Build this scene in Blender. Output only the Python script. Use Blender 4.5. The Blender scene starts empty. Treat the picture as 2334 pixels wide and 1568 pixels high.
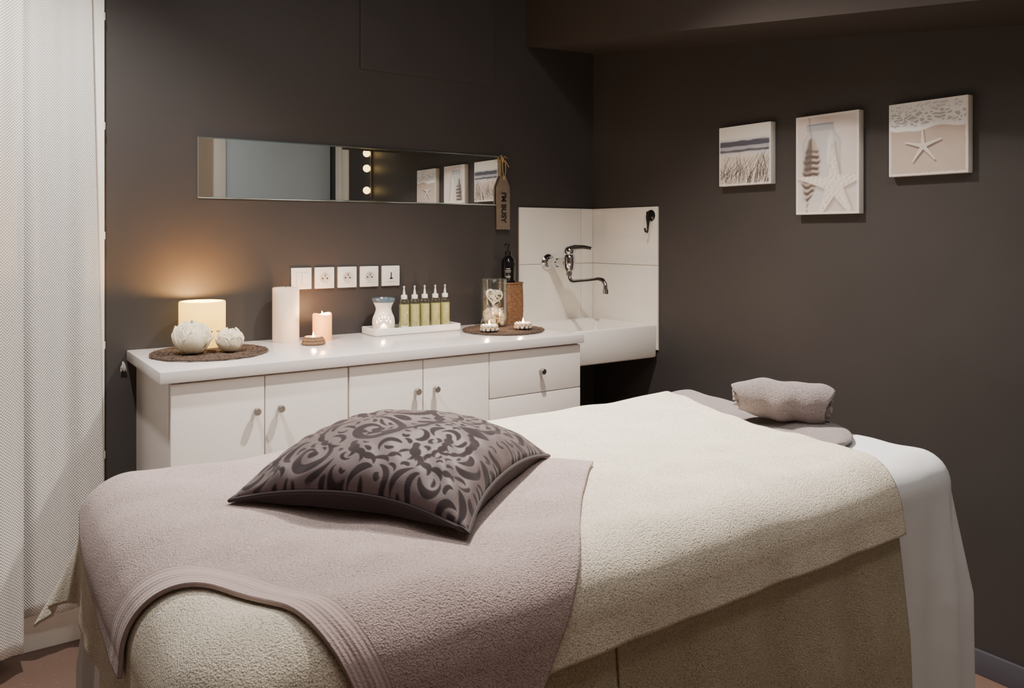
import bpy, bmesh, math, random
import numpy as np
from mathutils import Vector, Matrix
random.seed(4); np.random.seed(4)
PI=math.pi
C=bpy.context.scene.collection
H=1.355           # camera height
WA=3.05           # back wall (y)
WB=2.602          # right wall (x)
ZC=0.955          # worktop

# ------------------------------------------------------------ materials
def srgb(r,g,b):
    f=lambda c:(c/255/12.92) if c/255<=0.04045 else ((c/255+0.055)/1.055)**2.4
    return (f(r),f(g),f(b),1)
def mat(name,col,rough=.5,metal=0,bump=None,vary=None,emit=None,es=0,sss=0,sheen=0,coat=0,spec=.5,attr=None):
    m=bpy.data.materials.new(name); m.use_nodes=True
    nt=m.node_tree; n=nt.nodes; l=nt.links; b=n['Principled BSDF']
    b.inputs['Base Color'].default_value=col; b.inputs['Roughness'].default_value=rough
    b.inputs['Metallic'].default_value=metal; b.inputs['Specular IOR Level'].default_value=spec
    if coat: b.inputs['Coat Weight'].default_value=coat; b.inputs['Coat Roughness'].default_value=.08
    if sheen: b.inputs['Sheen Weight'].default_value=sheen; b.inputs['Sheen Roughness'].default_value=.5
    if sss: b.inputs['Subsurface Weight'].default_value=sss; b.inputs['Subsurface Scale'].default_value=.02
    if emit: b.inputs['Emission Color'].default_value=emit; b.inputs['Emission Strength'].default_value=es
    tc=n.new('ShaderNodeTexCoord')
    src=None
    if attr:
        a=n.new('ShaderNodeAttribute'); a.attribute_name=attr; src=a.outputs['Color']; l.new(src,b.inputs['Base Color'])
    if vary:
        sc,amt=vary
        t=n.new('ShaderNodeTexNoise'); t.inputs['Scale'].default_value=sc; t.inputs['Detail'].default_value=4
        l.new(tc.outputs['Object'],t.inputs['Vector'])
        mr=n.new('ShaderNodeMapRange'); mr.inputs[1].default_value=.3; mr.inputs[2].default_value=.7
        mr.inputs[3].default_value=1-amt; mr.inputs[4].default_value=1+amt
        l.new(t.outputs['Fac'],mr.inputs[0])
        mx=n.new('ShaderNodeVectorMath'); mx.operation='SCALE'
        if src: l.new(src,mx.inputs[0])
        else: mx.inputs[0].default_value=col[:3]
        l.new(mr.outputs[0],mx.inputs['Scale']); l.new(mx.outputs[0],b.inputs['Base Color'])
    if bump:
        kind,sc,st,dist=bump
        t=n.new('ShaderNodeTexNoise' if kind=='noise' else 'ShaderNodeTexVoronoi')
        t.inputs['Scale'].default_value=sc; l.new(tc.outputs['Object'],t.inputs['Vector'])
        bp=n.new('ShaderNodeBump'); bp.inputs['Strength'].default_value=st; bp.inputs['Distance'].default_value=dist
        l.new(t.outputs['Fac' if kind=='noise' else 'Distance'],bp.inputs['Height']); l.new(bp.outputs[0],b.inputs['Normal'])
    return m
def terry(name,col,hem=False):
    m=bpy.data.materials.new(name); m.use_nodes=True
    nt=m.node_tree; n=nt.nodes; l=nt.links; b=n['Principled BSDF']
    b.inputs['Roughness'].default_value=.95; b.inputs['Specular IOR Level'].default_value=.15
    b.inputs['Sheen Weight'].default_value=.25; b.inputs['Sheen Roughness'].default_value=.6
    tc=n.new('ShaderNodeTexCoord')
    v=n.new('ShaderNodeTexVoronoi'); v.inputs['Scale'].default_value=400; l.new(tc.outputs['Object'],v.inputs['Vector'])
    v.inputs['Randomness'].default_value=1
    t=n.new('ShaderNodeTexNoise'); t.inputs['Scale'].default_value=300; t.inputs['Detail'].default_value=5; t.inputs['Roughness'].default_value=.65; l.new(tc.outputs['Object'],t.inputs['Vector'])
    big=n.new('ShaderNodeTexNoise'); big.inputs['Scale'].default_value=12; big.inputs['Detail'].default_value=7; big.inputs['Roughness'].default_value=.65; l.new(tc.outputs['Object'],big.inputs['Vector'])
    def M(op,a,bb=None,c=None):
        x=n.new('ShaderNodeMath'); x.operation=op
        for i,val in enumerate((a,bb,c)):
            if val is None: continue
            if isinstance(val,(int,float)): x.inputs[i].default_value=val
            else: l.new(val,x.inputs[i])
        return x.outputs[0]
    hgt=M('ADD',M('MULTIPLY',v.outputs['Distance'],-.9),M('MULTIPLY',t.outputs['Fac'],1.6))
    shade=M('ADD',M('MULTIPLY',hgt,.8),.76)
    shade=M('MULTIPLY',shade,M('ADD',M('MULTIPLY',big.outputs['Fac'],.42),.82))
    if hem:
        a=n.new('ShaderNodeAttribute'); a.attribute_name='hem'
        inb=M('MULTIPLY',M('LESS_THAN',a.outputs['Fac'],.070),M('GREATER_THAN',a.outputs['Fac'],-1))
        rib=M('SINE',M('MULTIPLY',a.outputs['Fac'],2*PI/.0100))
        broad=M('SINE',M('MULTIPLY',a.outputs['Fac'],2*PI/.035))
        hgt=M('ADD',M('MULTIPLY',hgt,M('SUBTRACT',1,M('MULTIPLY',inb,.80))),M('MULTIPLY',inb,M('ADD',M('MULTIPLY',rib,.13),M('MULTIPLY',broad,.25))))
        sh2=M('ADD',M('ADD',M('MULTIPLY',rib,.05),M('MULTIPLY',broad,.06)),.92)
        shade=M('ADD',M('MULTIPLY',shade,M('SUBTRACT',1,inb)),M('MULTIPLY',inb,sh2))
    s=n.new('ShaderNodeVectorMath'); s.operation='SCALE'; s.inputs[0].default_value=col[:3]; l.new(shade,s.inputs['Scale'])
    l.new(s.outputs[0],b.inputs['Base Color'])
    bp=n.new('ShaderNodeBump'); bp.inputs['Strength'].default_value=.9; bp.inputs['Distance'].default_value=.0027
    l.new(hgt,bp.inputs['Height']); l.new(bp.outputs[0],b.inputs['Normal'])
    return m
def clear(name,tint=(1,1,1,1),gl=.12):
    m=bpy.data.materials.new(name); m.use_nodes=True
    nt=m.node_tree; n=nt.nodes; l=nt.links; n.remove(n['Principled BSDF'])
    tr=n.new('ShaderNodeBsdfTransparent'); tr.inputs[0].default_value=tint
    g=n.new('ShaderNodeBsdfGlossy'); g.inputs['Roughness'].default_value=.05
    lw=n.new('ShaderNodeLayerWeight'); lw.inputs[0].default_value=.35
    mp=n.new('ShaderNodeMath'); mp.operation='MULTIPLY_ADD'; mp.inputs[1].default_value=.6; mp.inputs[2].default_value=gl*.3
    l.new(lw.outputs['Facing'],mp.inputs[0])
    mx=n.new('ShaderNodeMixShader'); l.new(mp.outputs[0],mx.inputs[0]); l.new(tr.outputs[0],mx.inputs[1]); l.new(g.outputs[0],mx.inputs[2])
    l.new(mx.outputs[0],n['Material Output'].inputs[0]); return m

M_wall=mat('dark_wall_paint',srgb(65,61,60),.5,vary=(3,.06),bump=('noise',60,.15,.002),spec=.35)
M_ceil=mat('dark_ceiling_paint',srgb(68,61,58),.7,bump=('noise',50,.15,.002),spec=.2)
M_floor=mat('speckled_vinyl',srgb(150,120,105),.45)
def fix_floor():
    nt=M_floor.node_tree; n=nt.nodes; l=nt.links; b=n['Principled BSDF']
    tc=n.new('ShaderNodeTexCoord'); v=n.new('ShaderNodeTexVoronoi'); v.inputs['Scale'].default_value=60
    l.new(tc.outputs['Object'],v.inputs['Vector'])
    cr=n.new('ShaderNodeValToRGB'); cr.color_ramp.elements[0].color=srgb(205,190,175); cr.color_ramp.elements[0].position=.06
    cr.color_ramp.elements[1].color=srgb(122,98,86); cr.color_ramp.elements[1].position=.1
    l.new(v.outputs['Distance'],cr.inputs[0]); l.new(cr.outputs[0],b.inputs['Base Color'])
fix_floor()
M_base=mat('grey_skirting',srgb(80,80,88),.4)
M_white=mat('white_laminate',srgb(238,231,225),.35,spec=.5)
M_whiteb=mat('white_frame_paint',srgb(244,240,232),.5)
M_top=mat('white_worktop',srgb(222,215,213),.22,spec=.5)
M_ceram=mat('white_ceramic',srgb(246,241,233),.1,coat=.3)
M_grout=mat('grout',srgb(200,190,178),.8)
M_chrome=mat('chrome',(.60,.60,.61,1),.07,1)
M_knob=mat('brushed_nickel',(.36,.34,.33,1),.32,1)
M_mirror=mat('mirror_glass',(.93,.95,.95,1),.0,1)
M_edge=mat('mirror_bevel_edge',(.75,.85,.85,1),.12,1)
M_plast=mat('white_plastic',srgb(238,235,230),.3)
M_dark=mat('black_plastic',srgb(18,17,18),.3)
M_hole=mat('dark_hole',srgb(40,36,34),.8)
M_wax=mat('white_wax',srgb(245,224,208),.45,sss=.3)
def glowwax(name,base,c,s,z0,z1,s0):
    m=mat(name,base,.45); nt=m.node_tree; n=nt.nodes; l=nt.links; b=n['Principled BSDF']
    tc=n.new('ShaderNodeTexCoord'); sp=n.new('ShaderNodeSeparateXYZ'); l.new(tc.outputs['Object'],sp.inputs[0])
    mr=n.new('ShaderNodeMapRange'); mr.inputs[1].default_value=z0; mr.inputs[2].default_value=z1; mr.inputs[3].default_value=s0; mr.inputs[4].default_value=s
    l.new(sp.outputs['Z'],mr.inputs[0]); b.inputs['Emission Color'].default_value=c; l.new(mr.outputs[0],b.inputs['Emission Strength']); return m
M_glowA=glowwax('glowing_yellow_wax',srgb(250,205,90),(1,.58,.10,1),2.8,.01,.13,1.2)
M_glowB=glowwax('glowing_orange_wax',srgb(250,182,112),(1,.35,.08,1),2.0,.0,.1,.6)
M_flame=mat('flame',(1,.8,.4,1),.5,emit=(1,.72,.35,1),es=70)
M_alu=mat('tealight_cup',(.8,.8,.8,1),.3,1)
M_rope=mat('jute_rope',srgb(140,110,82),.9,bump=('noise',400,.8,.002),vary=(200,.3))
M_pebble=mat('white_pebble',srgb(190,182,174),.4,vary=(60,.2))
M_weave=mat('brown_woven_fibre',srgb(82,65,54),.85,vary=(160,.6),bump=('noise',500,.8,.002))
M_wicker=mat('brown_wicker',srgb(110,80,55),.6,vary=(90,.4))
M_petal=mat('cream_petal',srgb(240,228,200),.75,vary=(40,.06))
M_leaf=mat('green_leaf',srgb(110,120,70),.6)
M_blue=mat('blue_grey_glaze',srgb(84,104,122),.25)
M_bottle=clear('clear_plastic',(.97,.98,.95,1),.2)
M_glass=clear('clear_glass',(.97,.99,.98,1),.2)
M_oil=mat('yellow_oil',srgb(200,194,134),.15,emit=srgb(200,190,100),es=.08)  # faint glow put into the oil colour; the oil is no lamp
M_tagw=mat('weathered_wood',srgb(120,106,92),.7,vary=(25,.15))
M_raffia=mat('raffia',srgb(205,170,110),.8)
M_ink=mat('black_ink',srgb(30,26,26),.7)
M_steel=mat('grey_metal',(.3,.3,.3,1),.4,1)
M_vinyl=mat('table_padding',srgb(220,215,205),.5)
M_soap=mat('black_glossy_bottle',srgb(16,16,18),.12)
M_shell=mat('cream_shell',srgb(236,220,200),.5,vary=(80,.2))
M_label=mat('label_print',srgb(210,205,200),.6)
T_beige=terry('beige_terry',srgb(240,229,208))
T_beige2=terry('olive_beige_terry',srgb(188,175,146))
T_taupe=terry('taupe_terry',srgb(190,168,164),True)
T_grey=terry('grey_taupe_terry',srgb(138,126,125))
M_sheet=mat('white_sheet',srgb(228,230,232),.8,bump=('noise',8,.25,.02),sheen=.1)
def curtain_mat():
    m=bpy.data.materials.new('white_waffle_curtain'); m.use_nodes=True
    nt=m.node_tree; n=nt.nodes; l=nt.links; b=n['Principled BSDF']
    b.inputs['Base Color'].default_value=srgb(244,240,232); b.inputs['Roughness'].default_value=.9
    tc=n.new('ShaderNodeTexCoord')
    sp=n.new('ShaderNodeSeparateXYZ'); l.new(tc.outputs['UV'],sp.inputs[0])
    def S(o):
        a=n.new('ShaderNodeMath'); a.operation='MULTIPLY'; a.inputs[1].default_value=2*PI/.0095; l.new(o,a.inputs[0])
        s=n.new('ShaderNodeMath'); s.operation='SINE'; l.new(a.outputs[0],s.inputs[0]); return s.outputs[0]
    p=n.new('ShaderNodeMath'); p.operation='MULTIPLY'; l.new(S(sp.outputs['X']),p.inputs[0]); l.new(S(sp.outputs['Y']),p.inputs[1])
    bp=n.new('ShaderNodeBump'); bp.inputs['Strength'].default_value=.6; bp.inputs['Distance'].default_value=.002; l.new(p.outputs[0],bp.inputs['Height'])
    l.new(bp.outputs[0],b.inputs['Normal'])
    mr=n.new('ShaderNodeMapRange'); mr.inputs[1].default_value=-1; mr.inputs[2].default_value=1; mr.inputs[3].default_value=.78; mr.inputs[4].default_value=1.05; l.new(p.outputs[0],mr.inputs[0])
    s=n.new('ShaderNodeVectorMath'); s.operation='SCALE'; s.inputs[0].default_value=srgb(250,248,244)[:3]; l.new(mr.outputs[0],s.inputs['Scale']); l.new(s.outputs[0],b.inputs['Base Color'])
    tr=n.new('ShaderNodeBsdfTranslucent'); tr.inputs[0].default_value=srgb(245,242,235)
    mx=n.new('ShaderNodeMixShader'); mx.inputs[0].default_value=.22
    l.new(b.outputs[0],mx.inputs[1]); l.new(tr.outputs[0],mx.inputs[2]); l.new(mx.outputs[0],n['Material Output'].inputs[0]); return m
M_curtain=curtain_mat()

# ------------------------------------------------------------ builders
class MB:
    def __init__(s): s.v=[]; s.f=[]
    def add(s,v,f):
        o=len(s.v); s.v+= [tuple(p) for p in v]; s.f+=[tuple(i+o for i in q) for q in f]; return s
    def box(s,x0,x1,y0,y1,z0,z1,bev=0,seg=2):
        bm=bmesh.new(); bmesh.ops.create_cube(bm,size=1)
        for v in bm.verts: v.co=Vector(((x0+x1)/2+v.co.x*(x1-x0),(y0+y1)/2+v.co.y*(y1-y0),(z0+z1)/2+v.co.z*(z1-z0)))
        if bev: bmesh.ops.bevel(bm,geom=list(bm.edges),offset=bev,segments=seg,profile=.6,affect='EDGES')
        bm.verts.index_update()
        s.add([v.co for v in bm.verts],[[v.index for v in f.verts] for f in bm.faces]); bm.free(); return s
    def tube(s,pts,r,n=10,closed=False,cap=True):
        P=[Vector(p) for p in pts]; N=len(P); R=r if hasattr(r,'__len__') else [r]*N
        T=[]
        for i in range(N):
            a=P[(i-1)%N] if (closed or i>0) else P[i]; b=P[(i+1)%N] if (closed or i<N-1) else P[i]
            t=(b-a); T.append(t.normalized() if t.length>1e-9 else Vector((0,0,1)))
        up=Vector((0,0,1)) if abs(T[0].z)<.9 else Vector((1,0,0))
        u=T[0].cross(up).normalized(); vs=[]
        for i in range(N):
            u=(u-T[i]*u.dot(T[i])).normalized(); w=T[i].cross(u)
            for k in range(n):
                a=2*PI*k/n; vs.append(P[i]+(u*math.cos(a)+w*math.sin(a))*R[i])
        fs=[]
        for i in range(N if closed else N-1):
            j=(i+1)%N
            for k in range(n): fs.append((i*n+k,i*n+(k+1)%n,j*n+(k+1)%n,j*n+k))
        if cap and not closed: fs.append(tuple(range(n))[::-1]); fs.append(tuple((N-1)*n+k for k in range(n)))
        return s.add(vs,fs)
    def lathe(s,prof,n=36,c=(0,0,0),axis='z'):
        vs=[];fs=[]
        for (r,z) in prof:
            r=max(r,1e-5)
            for k in range(n):
                a=2*PI*k/n; p=(r*math.cos(a),r*math.sin(a),z)
                if axis=='-y': p=(p[0],-p[2],p[1])
                if axis=='-x': p=(-p[2],p[0],p[1])
                vs.append((p[0]+c[0],p[1]+c[1],p[2]+c[2]))
        for i in range(len(prof)-1):
            for k in range(n): fs.append((i*n+k,i*n+(k+1)%n,(i+1)*n+(k+1)%n,(i+1)*n+k))
        return s.add(vs,fs)
    def grid(s,A):
        n,m=A.shape[:2]
        fs=[(i*m+j,(i+1)*m+j,(i+1)*m+j+1,i*m+j+1) for i in range(n-1) for j in range(m-1)]
        return s.add(A.reshape(-1,3).tolist(),fs)
    def build(s,name,m,parent=None,loc=(0,0,0),rot=(0,0,0),smooth=True,ang=40):
        me=bpy.data.meshes.new(name); me.from_pydata(s.v,[],s.f); me.update()
        if m: me.materials.append(m)
        if smooth:
            me.polygons.foreach_set('use_smooth',[True]*len(me.polygons))
            me.set_sharp_from_angle(angle=math.radians(ang))
        o=bpy.data.objects.new(name,me); C.objects.link(o); o.location=loc; o.rotation_euler=rot
        if parent: o.parent=parent
        return o
def tag(o,label,cat,group=None,kind=None):
    if label: o['label']=label
    if cat: o['category']=cat
    if group: o['group']=group
    if kind: o['kind']=kind
    return o
def thing(name,label,cat,loc=(0,0,0),rot=(0,0,0),group=None):
    o=bpy.data.objects.new(name,None); C.objects.link(o); o.location=loc; o.rotation_euler=rot; o.empty_display_size=.05
    return tag(o,label,cat,group)
def struct(o): o['kind']='structure'; return o
def dup(o,loc=None,rot=None,label=None,parent=None):
    c=o.copy(); C.objects.link(c)
    if parent: c.parent=parent
    if loc is not None: c.location=loc
    if rot is not None: c.rotation_euler=rot
    if label: c['label']=label
    for ch in list(o.children): dup(ch,parent=c)
    return c
def solid(o,t,off=-1):
    m=o.modifiers.new('thick','SOLIDIFY'); m.thickness=t; m.offset=off; return o
def colattr(o,name,arr):
    a=o.data.color_attributes.new(name=name,type='FLOAT_COLOR',domain='POINT')
    full=np.ones((len(arr),4),dtype=np.float32); full[:,:3]=arr; a.data.foreach_set('color',full.ravel())
def fattr(o,name,arr):
    a=o.data.attributes.new(name,'FLOAT','POINT'); a.data.foreach_set('value',np.asarray(arr,dtype=np.float32).ravel())

# ------------------------------------------------------------ room shell
X0=-1.3; Y0=-.38; ZCL=2.7
struct(MB().box(X0-.1,WB+.1,Y0-.1,WA+.1,-.1,0).build('floor',M_floor,smooth=False))
struct(MB().box(X0-.1,WB+.1,Y0-.1,WA+.1,ZCL,ZCL+.1).build('ceiling',M_ceil,smooth=False))
struct(MB().box(X0-.1,WB+.1,WA,WA+.1,0,ZCL).build('wall_back',M_wall,smooth=False))
struct(MB().box(WB,WB+.1,Y0-.1,WA,0,ZCL).build('wall_right',M_wall,smooth=False))
struct(MB().box(X0-.1,X0,Y0,WA,0,ZCL).build('wall_left',mat('pale_wall_paint',srgb(150,140,130),.7),smooth=False))
struct(MB().box(X0-.1,WB,Y0-.1,Y0,0,ZCL).build('wall_front',mat('beige_wall_paint',srgb(170,155,140),.7),smooth=False))
# sloping soffit over the right wall
zs=lambda y: 1.975+(y-1.1)*(2.235-1.975)/(3.05-1.1)
s=MB(); ya=.86; xs=2.19
s.add([(xs,ya,zs(ya)),(WB,ya,zs(ya)),(WB,WA,zs(WA)+.02),(xs,WA,zs(WA)),(xs,ya,ZCL),(WB,ya,ZCL),(WB,WA,ZCL),(xs,WA,ZCL)],
      [(0,3,2,1),(0,4,7,3),(4,5,6,7),(0,1,5,4),(3,7,6,2),(1,2,6,5)])
struct(s.build('trim_1',mat('soffit_paint',srgb(66,60,57),.7,bump=('noise',50,.15,.002),spec=.2),smooth=False))
struct(MB().box(1.355,2.009,WA-.008,WA,2.032,2.66,.002).build('trim_2',M_wall,smooth=False))
struct(MB().box(WB-.014,WB,Y0,2.55,0,.075,.004).build('baseboard_right',M_base))
struct(MB().box(X0,.36,WA-.015,WA,0,.11,.004).build('baseboard_back',M_whiteb))
# window beside the curtain
w=MB(); w.box(.345,.411,WA-.05,WA,.11,2.4,.004); w.box(-.9,-.83,WA-.05,WA,.11,2.4,.004); w.box(-.83,.345,WA-.05,WA,2.33,2.4,.004); w.box(-.83,.345,WA-.05,WA,.11,.18,.004)
for k in range(5): w.box(.409,.4145,WA-.04,WA-.034,.6+k*.37,.625+k*.37,.001)
wo=struct(w.build('window_1',M_whiteb))
p=MB().box(-.83,.345,WA-.02,WA-.008,.18,2.33).build('pane',mat('evening_pane',srgb(225,225,225),.2),wo,smooth=False)
# opposite door, seen in the mirror
d=struct(MB().box(1.735,2.597,Y0,Y0+.02,0,2.3,.003).build('door_1',mat('pale_blue_door',srgb(200,216,226),.4)))
fr=MB(); fr.box(1.64,1.73,Y0,Y0+.05,0,2.38,.006); fr.box(1.64,2.6,Y0,Y0+.05,2.30,2.38,.006)
fr.box(WB-.03,WB-.001,-.19,-.09,0,2.3,.006).box(WB-.018,WB-.001,-.08,.03,0,2.3,.004); fr.build('door_frame',M_whiteb,d)
MB().tube([(1.8,Y0+.02,1.02),(1.8,Y0+.07,1.02),(1.9,Y0+.07,1.02)],.009).build('door_handle',M_chrome,d)
# tiled splashback
def tiles(name,wall):
    g=MB(); zz=[ZC-.12,1.216,1.4835]
    gap=.0012
    if wall=='A':
        g.box(2.147,WB-.004,WA-.005,WA,zz[0],zz[2]-.002)
        go=g.build(name,M_grout,smooth=False)
        t=MB(); xx=[2.145,2.517,WB-.008]
        for i in range(2):
            for j in range(2): t.box(xx[i]+gap,xx[i+1]-gap,WA-.009,WA-.004,zz[j]+gap,zz[j+1]-gap,.0015)
    else:
        g.box(WB-.005,WB,2.597,WA,zz[0],zz[2]-.002)
        go=g.build(name,M_grout,smooth=False)
        t=MB()
        for j in range(2): t.box(WB-.009,WB-.004,2.595+gap,WA-.009,zz[j]+gap,zz[j+1]-gap,.0015)
    t.build('tile',M_ceram,go); struct(go)
tiles('trim_3','A'); tiles('trim_4','B')

# ------------------------------------------------------------ cabinets
DY=2.51
wt=MB().box(.486,2.083,2.496,WA-.001,ZC-.036,ZC,.004).build('worktop',M_top)
tag(wt,'long glossy white worktop carrying candles, oils and placemats','worktop')
ZD=.913
def knob(x,z,par):
    return MB().lathe([(0,0),(.0055,0),(.0055,.012),(.0105,.013),(.0115,.016),(.0115,.027),(.010,.029),(0,.029)],20,(x,0,z),'-y').build('knob',M_knob,par)
def cabinet(x0,x1,label):
    r=thing('base_cabinet',label,'cabinet',(x0,DY,0),group='two door cabinets under the worktop')
    w_=x1-x0
    b=MB(); b.box(0,w_,.020,WA-DY-.002,.08,ZC-.037); b.box(.0,w_,.06,WA-DY-.01,0,.08); b.build('body',M_white,r,smooth=False)
    m=w_/2
    for (a,b_,k) in ((.002,m-.0015,m-.03),(m+.0015,w_-.002,m+.045)):
        dd=MB().box(a,b_,0,.018,.085,ZD,.0015).build('door',M_white,r)
        knob(k,.808,dd)
    return r
c1=cabinet(.517,1.0745,'white two-door base cabinet at the left end of the worktop')
c2=dup(c1,loc=(1.0765,DY,0),label='white two-door base cabinet between the left cabinet and the drawers')
r=thing('drawer_cabinet','white drawer cabinet under the worktop, next to the sink','cabinet',(1.634,DY,0))
b=MB(); b.box(0,.440,.020,WA-DY-.002,.08,ZC-.037); b.box(0,.440,.06,WA-DY-.01,0,.08); b.build('body',M_white,r,smooth=False)
for (z0,z1) in ((.743,ZD),(.570,.740),(.33,.567),(.085,.327)):
    dd=MB().box(.002,.438,0,.018,z0,z1,.0015).build('drawer',M_white,r); knob(.236,(z0+z1)/2-.003,dd)

# ------------------------------------------------------------ sink
r=thing('wall_sink','white ceramic utility sink in the tiled corner','sink',(2.09,2.60,0))
W=.503; D=WA-2.60-.006; zt=.95; zb=.803
def rrect(x0,x1,y0,y1,rad,n=6):
    o=[]
    for (cx,cy,a0) in ((x1-rad,y1-rad,0),(x0+rad,y1-rad,PI/2),(x0+rad,y0+rad,PI),(x1-rad,y0+rad,1.5*PI)):
        for k in range(n+1):
            a=a0+PI/2*k/n; o.append((cx+rad*math.cos(a),cy+rad*math.sin(a)))
    return o
def loft(mb,rings):
    n=len(rings[0]); vs=[p for R in rings for p in R]; fs=[]
    for i in range(len(rings)-1):
        for k in range(n): fs.append((i*n+k,i*n+(k+1)%n,(i+1)*n+(k+1)%n,(i+1)*n+k))
    fs.append(tuple(range(n))[::-1]); fs.append(tuple((len(rings)-1)*n+k for k in range(n)))
    mb.add(vs,fs)
R=[]
for (ins,z,rad) in ((.010,zb,.012),(.004,zb+.002,.012),(.001,zb+.007,.010),(.0,zt-.008,.010),(.002,zt-.002,.010),(.007,zt,.010)):
    R.append([(x,y,z) for x,y in rrect(ins,W-ins,ins,D,rad)])
for (ins,z,rad) in ((.020,zt,.03),(.025,zt-.004,.03),(.032,zt-.02,.035),(.042,zb+.035,.04),(.07,zb+.02,.05)):
    R.append([(x,y,z) for x,y in rrect(ins,W-ins,ins,D-.06-(ins-.022),rad)])
mb=MB(); loft(mb,R); mb.build('basin',M_ceram,r)
MB().lathe([(0,0),(.028,0),(.03,.002),(.028,.004),(.012,.003),(0,.002)],24,(W/2,D/2-.03,zb+.02)).build('drain',M_chrome,r)

# faucet
fy=WA-.009
r=thing('wall_faucet','chrome wall-mounted mixer tap with long bent spout above the sink','faucet',(2.310,fy,1.225))
MB().lathe([(0,0),(.038,0),(.038,.008),(.030,.016),(.021,.018),(.020,.05),(0,.05)],28,(0,0,0),'-y').build('escutcheon',M_chrome,r)
b=MB(); b.tube([(0,-.03,0),(0,-.11,.0)],.0195,18); b.lathe([(0,-.038),(.02,-.036),(.026,-.022),(.028,.0),(.028,.022),(.026,.035),(.022,.040),(.0,.041)],24,(0,-.165,.0))
b.tube([(0,-.10,0),(0,-.15,0)],[.022,.026],18); b.tube([(0,-.055,0),(0,-.085,0)],.0245,6); b.build('body',M_chrome,r)
b=MB(); b.lathe([(0,.042),(.024,.043),(.027,.050),(.026,.064),(.019,.073),(0,.076)],24,(0,-.165,0)); b.tube([(0,-.16,.064),(.008,-.20,.073),(.020,-.25,.073),(.028,-.292,.067)],[.015,.012,.010,.008],12); b.build('lever',M_chrome,r)
sp=[(0,-.165,-.03),(0,-.165,-.055),(0,-.168,-.070),(0,-.182,-.082),(.003,-.20,-.083),(.010,-.29,-.074),(.016,-.355,-.066),(.018,-.378,-.070),(.019,-.390,-.084),(.019,-.393,-.115)]
b=MB(); b.tube(sp,.0098,14); b.lathe([(.0,-.128),(.0128,-.128),(.0128,-.108),(.0,-.108)],18,(.019,-.393,0)); b.lathe([(0,-.056),(.0155,-.056),(.0155,-.034),(0,-.034)],20,(0,-.165,0)); b.build('spout',M_chrome,r)
# hook
r=thing('suction_hook','black suction hook on the white tile near the right edge','hook',(WB-.009,2.637,1.43))
MB().lathe([(0,0),(.026,0),(.025,.005),(.014,.011),(.012,.018),(0,.02)],24,(0,0,.012),'-x').build('suction_cup',M_dark,r)
MB().tube([(-.018,0,.03),(-.02,0,.0),(-.02,0,-.035),(-.022,.0,-.055),(-.03,-.004,-.064),(-.042,-.006,-.060),(-.046,-.006,-.045)],[.009,.010,.005,.0045,.0045,.0045,.005],10).build('hook_arm',M_dark,r)

# ------------------------------------------------------------ mirror, wall tag, sockets
r=thing('wall_mirror','long narrow frameless mirror on the dark wall above the worktop','mirror',(.72,WA,1.488))
MB().box(0,1.33,-.006,-.001,0,.2245,.003,1).build('bevelled_edge',M_edge,r,smooth=False)
MB().box(.006,1.324,-.0068,-.006,.006,.2185).build('mirror_pane',M_mirror,r,smooth=False)
def text_mesh(body,size,name,m,parent,mw,bold=.0,depth=.0006):
    cu=bpy.data.curves.new(name,'FONT'); cu.body=body; cu.size=size; cu.align_x='CENTER'; cu.align_y='CENTER'; cu.extrude=depth; cu.offset=bold
    t=bpy.data.objects.new('tmp',cu); C.objects.link(t)
    dg=bpy.context.evaluated_depsgraph_get(); me=bpy.data.meshes.new_from_object(t.evaluated_get(dg))
    bpy.data.objects.remove(t); me.name=name; me.materials.clear(); me.materials.append(m); me.transform(mw)
    o=bpy.data.objects.new(name,me); C.objects.link(o); o.parent=parent; return o
r=thing('hanging_sign','wooden tag sign reading I\'M BUSY, hung beside the mirror on raffia','sign',(2.049,WA-.022,1.379))
mb=MB(); w2=.035; hh=.243
out=[(-w2,0),(w2,0),(w2,hh-.050),(.016,hh-.008),(.012,hh),(-.012,hh),(-.016,hh-.008),(-w2,hh-.050)]
nq=len(out)
mb.add([(x,0,z) for x,z in out]+[(x,.008,z) for x,z in out],[tuple(range(nq)),tuple(range(2*nq-1,nq-1,-1))]+[(i,i+nq,(i+1)%nq+nq,(i+1)%nq) for i in range(nq)])
mb.build('board',M_tagw,r,smooth=False)
MW=Matrix(((0,1,0,0),(0,0,-1,0),(-1,0,0,0),(0,0,0,1)))
MW=Matrix.Translation((0,-.0012,.10))@MW
text_mesh("I'M BUSY",.036,'lettering',M_ink,r,MW,.0012)
mb=MB()
for dx in (-.004,.004): mb.tube([(0,-.004,hh-.018),(dx*2,-.006,hh+.02),(dx*2,-.004,hh+.06),(-.01,.004,hh+.093)],.0013,6)
for q in ((-.02,.02),(.012,.03),(.022,-.01)): mb.tube([(-.008,-.004,hh+.06),(q[0]*.3-.006,-.012,hh+.075+q[1]*.5),(q[0],-.012,hh+.05+q[1])],.0011,6)
mb.build('raffia_string',M_raffia,r)
MB().tube([(-.01,.021,hh+.095),(-.01,-.001,hh+.095)],.003,8).build('nail',M_knob,r)

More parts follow.
